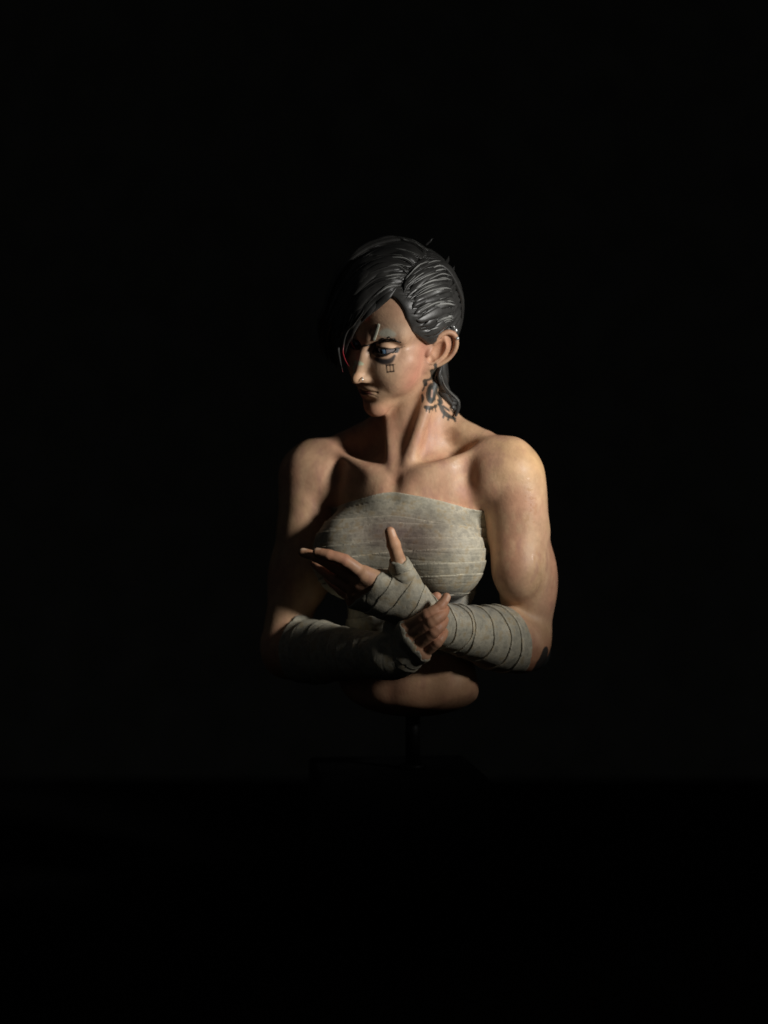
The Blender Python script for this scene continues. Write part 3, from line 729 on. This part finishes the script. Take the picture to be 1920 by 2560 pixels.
paint_line(V, cols, bl((1118, 1082), (1130, 1078), (1144, 1084)), [.5, .7, .4], lin(150, 110, 82), .45, .6)
paint_line(V, cols, bl((1122, 1098), (1136, 1094)), .45, lin(150, 110, 82), .4, .5)
# black tattooed elbow
paint_line(V, cols, [W(1366, 1632, -3), W(1362, 1660, -2.5), W(1352, 1690, -2)], [1.0, 1.7, 1.5], lin(42, 46, 46), .96, .3)
paint_line(V, cols, [W(1380, 1628, 0), W(1378, 1660, 0), W(1366, 1692, 0)], [.9, 1.8, 1.6], lin(42, 46, 46), .96, .3)
paint_line(V, cols, [W(1350, 1660, -4), W(1336, 1684, -4), W(1300, 1680, -5)], [.5, .6, .35], lin(30, 30, 30), .95, .25)
paint_line(V, cols, [W(1366, 1632, 3), W(1362, 1660, 4), W(1352, 1690, 2)], 3.0, lin(42, 46, 46), .96, .3)
# lighter nails
for q in (FL['thumb'], FR['index']): paint_line(V, cols, [q[-1] + (.45, -.5, .25), q[-1] * .75 + q[-2] * .25 + (.45, -.5, 0)], .30, lin(222, 184, 158), .8, .2)
for q in (FL['index'], FL['middle']): paint_line(V, cols, [q[-1] + (-.3, -.3, .5), q[-1] * .8 + q[-2] * .2 + (0, -.3, .6)], .28, lin(228, 196, 166), .8, .2)
# tiny paint specks
rs = np.random.RandomState(4)
# dried varnish streaks on the upper arm
gl = np.zeros((len(V), 3))
paint_line(V, gl, bl((1326, 1212), (1328, 1255), (1324, 1300)), 1.1, (1, 1, 1), 1, .5); paint_line(V, gl, bl((1344, 1395), (1350, 1430), (1348, 1480)), 1.1, (1, 1, 1), 1, .5)
ix = np.nonzero(gl[:, 0] > .01)[0]; al = np.ones(len(V)); al[ix] = 1 - gl[ix, 0] * sstep(.50, .62, noise3(V[ix], 2.2, 8)) * .9
cols = np.concatenate([np.clip(cols, 0, 1), al[:, None]], 1)
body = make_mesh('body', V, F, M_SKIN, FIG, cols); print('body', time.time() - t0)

# ------------------------------------------------------------------ eyes
def eyeball(s):
    c = H.w((s * EC[0], EC[1], EC[2])); r = ER * 1.06
    o = np.array([0, -CAMD, 0.]); d = W(953, 879, 0) - o; d /= np.linalg.norm(d)
    cl = H.w((EC[0], EC[1], EC[2])); b = (o - cl) @ d; disc = b * b - ((o - cl) @ (o - cl) - r * r); hitp = o + d * (-b - math.sqrt(max(disc, 0)))
    g = (hitp - cl) / r; z = g / np.linalg.norm(g); x = np.cross(z, [0, 0, 1.]); x /= np.linalg.norm(x); y = np.cross(x, z)
    nu, nv = 64, 72; P = []; C_ = []
    for i in range(nv + 1):
        a = math.pi * (i / nv) ** 1.3
        for k in range(nu):
            b_ = 2 * math.pi * k / nu; rr = r * (1.03 - .03 * min(1, (a / .5) ** 2) if a < .5 else 1)
            P.append(c + rr * (z * math.cos(a) + math.sin(a) * (x * math.cos(b_) + y * math.sin(b_))))
            n_ = .85 + .3 * math.sin(b_ * 11 + i) * math.sin(b_ * 5)
            if a < .2: q = lin(8, 9, 12)
            elif a < .48: q = lin(120, 150, 176) * n_
            elif a < .58: q = lin(34, 50, 74)
            else: q = lin(128, 118, 116) * (1 - .25 * sstep(.9, 1.5, a))
            C_.append(q)
    F_ = [(i * nu + k, i * nu + (k + 1) % nu, (i + 1) * nu + (k + 1) % nu, (i + 1) * nu + k) for i in range(nv) for k in range(nu)]
    return make_mesh('eyeball', np.array(P), np.array(F_), M_EYE, FIG, np.array(C_))
eyeball(1); eyeball(-1)

# ------------------------------------------------------------------ small parts of the face
def strokes(name, lst, mat_, parent, col, flat=None):
    for pts, r in lst: tube(name, pts, r, mat_, parent, seg=8, n=4, cols=lambda t, v: np.tile(col, (len(v), 1)) * (.8 + .4 * rs.rand(len(v), 1)))
brow = bpy.data.objects.new('eyebrow', None); COL.objects.link(brow); brow.parent = FIG
bs = []
for a_, m_, b_ in (((892, 866), (902, 864), (916, 862)), ((950, 850), (956, 843), (964, 844)), ((966, 846), (972, 839), (980, 845)), ((898, 864), (912, 862), (930, 859)), ((915, 862), (935, 859), (950, 853)), ((935, 860), (948, 851), (960, 845)), ((945, 856), (960, 850), (972, 845)), ((958, 854), (966, 846), (978, 843)),
                   ((962, 852), (975, 850), (990, 850)), ((972, 851), (980, 844), (988, 848)), ((976, 849), (990, 849), (1002, 854)), ((925, 861), (940, 857), (955, 851))):
    bs.append(([bh(a_[0], a_[1] + 3), bh(m_[0], m_[1] + 3, .05), bh(b_[0], b_[1] + 3)], [.03, .09, .02]))
strokes('brow_stroke', bs, M_HAIR, brow, lin(28, 22, 20))
pts = bl((934, 851, .10), (940, 832, .14), (947, 811, .10))
tube('plaster_strip', pts, [.24, .30, .24], M_WRAP, FIG, seg=10, flat=(lambda p: BODY.grad(p), .3), n=4, cols=lambda t, v: np.tile(lin(178, 178, 160), (len(v), 1)))
def ring_mesh(name, c, ax1, ax2, R, r, mat_, a0=0, a1=2 * math.pi, parent=FIG):
    P = [c + ax1 * R * math.cos(t) + ax2 * R * math.sin(t) for t in np.linspace(a0, a1, 14)]
    return tube(name, P, [r, r], mat_, parent, seg=8, n=2)
pn = bh(907, 948, .05); ring_mesh('nose_ring', pn + (0, -.05, -.1), H.R[2], H.R[1] * .8 + H.R[0] * .6, .36, .075, M_METAL, -2.4, 1.6)
def stud(px, py, r, parent=FIG, name='ear_stud'):
    c = bh(px, py, .02); nu, nv = 12, 8; P = []
    for i in range(nv + 1):
        a = math.pi * i / nv
        for k in range(nu): b_ = 2 * math.pi * k / nu; P.append(c + r * np.array([math.sin(a) * math.cos(b_), math.sin(a) * math.sin(b_), math.cos(a)]))
    make_mesh(name, np.array(P), np.array([(i * nu + k, i * nu + (k + 1) % nu, (i + 1) * nu + (k + 1) % nu, (i + 1) * nu + k) for i in range(nv) for k in range(nu)]), M_METAL, parent)
stud(1139, 826, .34); stud(1143, 846, .30); stud(1134, 817, .18)

# ------------------------------------------------------------------ hair
HB = Field((-9, -16, 10), (17.5, 19, 46), 2.0)
HB.ell((0, -.5, 4.5), (7.25, 8.2, 8.25), H, 1)
HB.ell((0, 4.3, 5.6), (6.7, 4.6, 5.3), H, 1.5)
HB.ell((0, 1.5, 3.0), (7.0, 5.4, 5.2), H, 1.0)
HB.ell((0, -3.0, 1.0), (6.2, 5.4, 7.0), H, 1.5)
zl_ = np.array([-8, -4, -2, -.3, .2, .9, 3.3, 5.6, 7.3, 8.3, 9.5, 12, 16]); yl_ = np.array([-4.5, -3.4, -2.6, -1.6, 1.8, 2.6, 5.2, 6.2, 6.4, 6.6, 7.4, 9.5, 12])
HB.op((-9, -9, -9), (9, 9, 13), H, lambda x, y, z: (y - np.interp(z, zl_, yl_)).astype(np.float32) * .8, .25, 'i')
HB.op((-9, -9, -9), (9, 9, 13), H, lambda x, y, z: -(z + 6.0 + 0 * x + 0 * y), 1.0, 'i')
# combed grooves on her left side, following the sweep from the hairline to the back
def combed(x, y, z):
    q = z + .10 * (y + 3) - .025 * (y - 2) ** 2 + .25 * np.sin(y * .6)
    return ((.10 * np.sin(q * 5.0) + .06 * np.sin(q * 11.3 + y * .5) + .04 * np.sin(q * 19 + 1)) * sstep(2.0, 4.0, x) * sstep(.3, 2.6, np.interp(z, zl_, yl_) - y)).astype(np.float32)
HB.op((-9, -9, -9), (9, 9, 13), H, combed, 0, 'a', 0)
HV, HF = surface_nets(HB.D, HB.c)
HC1, HC2, HRED = lin(56, 55, 53), lin(28, 28, 30), lin(150, 44, 52)
def hair_cols(V_, red=None):
    n = fbm(V_, 1.5, 40)[:, None]; c = HC1 * (.6 + .8 * n)
    return c
hair = make_mesh('hair', HV, HF, M_HAIR, FIG, hair_cols(HV))
HS = Field((-9, -16, 10), (17.5, 19, 46)); HS.D = np.minimum(HB.D, HD.D if HD.D.shape == HB.D.shape else HB.D)
def hpt(q):
    if len(q) == 4: return H.w(q[:3])                       # head coordinates
    return HS.hit(q[0], q[1], q[2] if len(q) > 2 else .15)
hc = H.w((0, -1, 3.5))
def hnorm(p): v = p - hc; return v / np.linalg.norm(v)
rl = np.random.RandomState(11)
def lock(pts, r, red=1.2, flat=.45, seg=12, smooth=True):
    P = [hpt(q) if not isinstance(q, np.ndarray) else q for q in pts]
    tone = .75 + .5 * rl.rand(); ph_ = rl.rand(seg) * .34 - .2
    def cf(t, v):
        c = np.tile(HC1 * tone, (len(v), 1)) * (.75 + .5 * fbm(v, 2.0, 3)[:, None])
        w_ = sstep(red - .12, red + .1, t)[:, None]; return c * (1 - w_) + HRED * w_
    o = tube('hair_lock', P, r, M_HAIR, hair, seg=seg, flat=(hnorm, flat), n=5, cols=cf)
    co = np.empty(len(o.data.vertices) * 3, np.float32); o.data.vertices.foreach_get('co', co); co = co.reshape(-1, 3)
    n_ = (len(co) - 2) // seg; B_ = co[:n_ * seg].reshape(n_, seg, 3); ce = B_.mean(1, keepdims=True)
    B_[:] = ce + (B_ - ce) * (1 + ph_[None, :, None]); co[:n_ * seg] = B_.reshape(-1, 3); o.data.vertices.foreach_set('co', co.ravel()); o.data.update()
    return o
def lerp_rows(rows, s):
    rows_s = np.array([r[0] for r in rows]); out = []
    for k in range(len(rows[0][1])):
        out.append([float(np.interp(s, rows_s, [r[1][k][j] for r in rows])) for j in range(len(rows[0][1][0]))])
    return out
# her left side: swept back over the ear
rows = [(0, [(998, 722, .1), (1014, 690, .3), (1042, 662, .35), (1072, 644, .3), (1100, 640, .1)]),
        (.25, [(1012, 742, .1), (1030, 714, .25), (1065, 690, .35), (1103, 678, .3), (1126, 680, .1)]),
        (.5, [(1028, 770, .1), (1044, 758, .2), (1080, 740, .3), (1113, 730, .25), (1135, 737, .1)]),
        (.75, [(1044, 806, .1), (1058, 800, .2), (1090, 788, .25), (1118, 780, .2), (1137, 784, .1)]),
        (1, [(1060, 840, .0), (1078, 834, .15), (1098, 824, .2), (1118, 810, .2), (1132, 808, .1)])]
for i in range(21):
    s_ = (i + .7 * rl.rand()) / 21; pp = lerp_rows(rows, s_)
    pp = [(q[0] + rl.randn() * 3.0, q[1] + rl.randn() * 2.5, q[2] + rl.rand() * .12 - .08) for q in pp]
    if rl.rand() < .35: pp = pp[1:]
    if rl.rand() < .3: pp = pp[:-1]
    w_ = .42 + .5 * rl.rand(); lock(pp, [.03, w_ * .35, w_ * .8, w_ * 1.05, w_ * 1.05, w_ * .7, .06], flat=.26 + .14 * rl.rand(), seg=14)
def highlight_streak(pp, tone=105):  # pale middle, darker ends: a hair highlight in the paint
    P = [hpt(q) for q in pp]
    tube('hair_lock', P, [.03, .10, .12, .03], M_HAIR, hair, seg=8, flat=(hnorm, .7), n=4, cols=lambda t, v: np.tile(lin(tone, tone, tone - 4), (len(v), 1)) * (.4 + .6 * np.sin(math.pi * np.clip(t, 0, 1))[:, None]))
for i in range(30):                                       # thin raised strands, dry-brushed pale: hair highlights put into the colour
    s_ = rl.rand(); pp = lerp_rows(rows, s_); k_ = rl.randint(1, 3); pp = [(q[0] + rl.randn() * 2, q[1] + rl.randn() * 2 + 2, q[2] + .24) for q in pp][k_:k_ + 3]
    highlight_streak(pp, 110 + rl.randint(70))
# her right side: the long fringe thrown over the brow, bulging away from the scalp
rows = [(0, [(1068, 628, .1), (1030, 600, .5), (975, 592, .8), (900, 622, .9), (840, 700, 1.0), (800, 800, .9), (800, 880, .3)]),
        (.35, [(1046, 648, .1), (1010, 630, .6), (950, 628, 1.0), (885, 665, 1.3), (835, 745, 1.5), (808, 830, 1.2), (822, 900, .4)]),
        (.7, [(1012, 684, .1), (982, 680, .6), (935, 692, 1.0), (885, 735, 1.5), (850, 800, 1.8), (835, 860, 1.5), (848, 925, .6)]),
        (1, [(988, 722, .1), (966, 736, .5), (936, 764, .7), (904, 800, .9), (880, 832, 1.3), (866, 868, 1.3), (864, 900, .9)])]
for i in range(30):
    s_ = (i + .6 * rl.rand()) / 30; pp = lerp_rows(rows, s_)
    pp = [(q[0] + rl.randn() * 3.5, q[1] + rl.randn() * 3.5, q[2] + rl.rand() * .35 - .15) for q in pp]
    w_ = .6 + .5 * rl.rand(); lock(pp, [w_ * .4, w_, w_ * 1.15, w_ * 1.15, w_ * 1.0, w_ * .7, .07], red=1.0 if i > 22 and i % 3 == 0 else 1.3, flat=.42, seg=14)
for i in range(14):
    s_ = rl.rand(); pp = lerp_rows(rows, s_); pp = [(q[0] + rl.randn() * 3, q[1] + rl.randn() * 3, q[2] + .45) for q in pp][:5]
    lock(pp, [.05, .16, .2, .16, .04], flat=.7, seg=8); highlight_streak([(q[0] + 2, q[1] - 3, q[2] + .1) for q in pp[:3]], 90 + rl.randint(70))
lock([(990, 718, .3), (968, 740, .6), (942, 764, .7), (920, 784, .6), (905, 804, .3)], [.2, .62, .58, .42, .06], red=.8, flat=.5)
lock([(950, 748, .8), (920, 780, 1.0), (894, 808, .9), (879, 836, .9), (879, 858, .8), (890, 874, .4)], [.3, .55, .45, .38, .26, .05], red=.76)
lock([(925, 768, 1.0), (888, 798, 1.5), (864, 832, 1.9), (857, 872, 2.2), (862, 898, 2.3), (873, 917, 2.1)], [.3, .45, .34, .24, .2, .04], red=.62)
lock([(860, 800, 1.5), (846, 860, 1.8), (850, 900, 2.2), (857, 930, 2.4)], [.5, .5, .36, .08], red=1.0)
# crown and back of the head, lying on the scalp
def onscalp(q, off):
    d = np.array(q, float) - np.array([0, -.8, 3.0]); d /= np.linalg.norm(d); t_ = np.arange(2, 14, .06)
    P_ = H.w(np.array([0, -.8, 3.0]) + t_[:, None] * d); v = HB.sample(P_) - off; j_ = np.nonzero(v > 0)[0]
    return P_[j_[0]] if len(j_) else P_[-1]
for i in range(30):
    s_ = i / 29.0; x0_ = -6.8 + 13.4 * s_
    a = [(x0_ * .3, 2.5, 12), (x0_ * .8, -3.5, 11), (x0_ * 1.0, -7.0, 7.5), (x0_ * 1.0, -8.4, 3.0), (x0_ * .8, -8.2, -1), (x0_ * .6, -6.6, -5.5)]
    a = [onscalp(np.array(q) + rl.randn(3) * .3, .05) for q in a]
    w_ = .5 + .35 * rl.rand(); lock(a, [.06, w_, w_ * 1.1, w_ * 1.1, w_ * .8, .1], flat=.4)
# short flyaway tips along the crown
for pp in ([(1064, 612, .1), (1076, 602, .3), (1081, 596, .4)], [(1100, 668, .1), (1118, 652, .3), (1122, 640, .4)], [(1118, 690, .1), (1132, 676, .2), (1136, 664, .3)],
           [(1120, 726, .1), (1136, 712, .2), (1143, 706, .3)]):
    lock(pp, [.34, .3, .04], flat=.6, seg=8)
# nape locks hanging behind the ear
NL = [([(1112, 868), (1104, 900), (1099, 933), (1107, 963), (1124, 985), (1141, 1000), (1144, 1020), (1140, 1040)], [.3, .46, .46, .46, .46, .46, .42, .2], .55),
      ([(1106, 872), (1098, 905), (1096, 940), (1102, 972), (1114, 994), (1130, 1012), (1139, 1028), (1142, 1040)], [.3, .6, .62, .6, .55, .45, .35, .06], .25),
      ([(1100, 880), (1093, 915), (1092, 950), (1099, 976), (1108, 992), (1120, 1006), (1132, 1020), (1140, 1034)], [.3, .5, .45, .4, .36, .3, .22, .05], .1),
      ([(1118, 866), (1110, 900), (1108, 940), (1112, 968), (1124, 990), (1134, 1006), (1141, 1024), (1143, 1038)], [.3, .5, .6, .6, .5, .45, .35, .05], .2),
      ([(1124, 862), (1116, 890), (1112, 915), (1114, 940), (1118, 960)], [.3, .5, .45, .3, .05], .2)]
for l_, r_, of in NL:
    P = [W(x_, y_, -1.6 + .6 * k_) if y_ < 925 else BODY.hit(x_, y_, of) for k_, (x_, y_) in enumerate(l_)]
    lock([np.array(p) for p in P], r_, flat=.6)
P = [BODY.hit(x_, y_, .95) for (x_, y_) in ((1103, 938), (1112, 964), (1128, 983), (1145, 1000), (1149, 1014))]
tube('hair_lock', P, [.03, .09, .11, .03], M_HAIR, hair, seg=8, n=4, cols=lambda t, v: np.tile(lin(120, 120, 116), (len(v), 1)))  # pale strand: the tail's highlight line, painted as colour

for i in range(11):                                       # back of the nape, lying on the neck
    x0_ = -4.6 + 9.2 * i / 10; a = [H.w((x0_ * 1.05, -6.2, -2.5)), H.w((x0_ * .95, -5.4, -5.5)), H.w((x0_ * .8 + .2, -4.4, -8.0)), H.w((x0_ * .6 + .4, -4.2, -10.5))]
    q_ = []
    for p_ in a:
        for _ in range(12):
            d_ = float(BODY.sample(p_)) - .12
            if abs(d_) > 5: break
            p_ = p_ - BODY.grad(p_) * d_ * .7
        q_.append(p_)
    w_ = .55 + .3 * rl.rand(); lock([np.array(p_) for p_ in q_], [w_, w_ * 1.1, w_ * .8, .08], flat=.5)
# ------------------------------------------------------------------ base: rod, plinth, table, backdrop
def revolve(name, prof, c, mat_, parent=None, nu=72, smooth=False):
    P = []; F_ = []
    for (r, z) in prof:
        for k in range(nu): a = 2 * math.pi * k / nu; P.append((c[0] + r * math.cos(a), c[1] + r * math.sin(a), z))
    for i in range(len(prof) - 1):
        for k in range(nu): F_.append((i * nu + k, i * nu + (k + 1) % nu, (i + 1) * nu + (k + 1) % nu, (i + 1) * nu + k))
    return make_mesh(name, np.array(P), np.array(F_), mat_, parent, smooth=smooth)
pc = W(1020, 1800, 6.0); rc = W(1032, 1800, 3.0)
PL = bpy.data.objects.new('plinth', None); COL.objects.link(PL)
tag(PL, 'black square display block with a thin rod, almost lost in the dark under the bust', 'plinth')
zt, zb = -40.5, -64.0
def block(name, lv, mat_, parent, cx, cy, yaw):
    P = []; F_ = []; c_, s_ = math.cos(yaw), math.sin(yaw); ch = .5
    for hw_, z in lv:
        for (x, y) in ((hw_ - ch, -hw_), (hw_, -hw_ + ch), (hw_, hw_ - ch), (hw_ - ch, hw_), (-hw_ + ch, hw_), (-hw_, hw_ - ch), (-hw_, -hw_ + ch), (-hw_ + ch, -hw_)):
            P.append((cx + c_ * x - s_ * y, cy + s_ * x + c_ * y, z))
    for i in range(len(lv) - 1):
        for k in range(8): F_.append((i * 8 + k, i * 8 + (k + 1) % 8, (i + 1) * 8 + (k + 1) % 8, (i + 1) * 8 + k))
    return make_mesh(name, np.array(P), np.array(F_), mat_, parent, smooth=False)
block('block', [(.6, zb), (12.6, zb), (13.0, zb + .4), (13.0, zt - .5), (12.5, zt), (.6, zt)], M_PLINTH, PL, pc[0] - 2.0, 6.0, rad(6))
revolve('rod', [(.01, zt - .5), (1.15, zt - .5), (1.15, -28), (.01, -28)], (rc[0], rc[1]), M_STEEL, PL, 24)
revolve('collar', [(.01, zt - .1), (2.1, zt - .1), (2.1, zt + .6), (1.8, zt + .9), (1.16, zt + .9)], (rc[0], rc[1]), M_STEEL, PL, 32)
def sheet(name, pts, mat_, n=1):
    o = make_mesh(name, np.array(pts), np.array([(0, 1, 2, 3)]), mat_, None, smooth=False); o['kind'] = 'structure'; return o
sheet('table', [(-260, -330, zb), (260, -330, zb), (260, 160, zb), (-260, 160, zb)], M_TABLE)
# backdrop: a cloth sweep with soft hanging folds
nx_, nz_ = 120, 40; P = []; F_ = []
for j in range(nz_ + 1):
    for i in range(nx_ + 1):
        x = -560 + 1120 * i / nx_; z = zb - 40 + 420 * j / nz_
        P.append((x, 360 + 2.5 * math.sin(x * .09 + .6 * math.sin(z * .02)) + 1.2 * math.sin(x * .23 + 1), z))
for j in range(nz_):
    for i in range(nx_): a = j * (nx_ + 1) + i; F_.append((a, a + 1, a + nx_ + 2, a + nx_ + 1))
o = make_mesh('backdrop', np.array(P), np.array(F_), M_BACK); o['kind'] = 'structure'
# empties sit at the base of their things
for root, base in ((FIG, np.array([rc[0], rc[1], -31.0])), (PL, np.array([pc[0] - 2.0, 6.0, zb]))):
    b_ = base * S; root.location = b_
    for o in COL.objects:
        if o.parent is root: o.location = (-b_[0], -b_[1], -b_[2])
print('total', time.time() - T00)
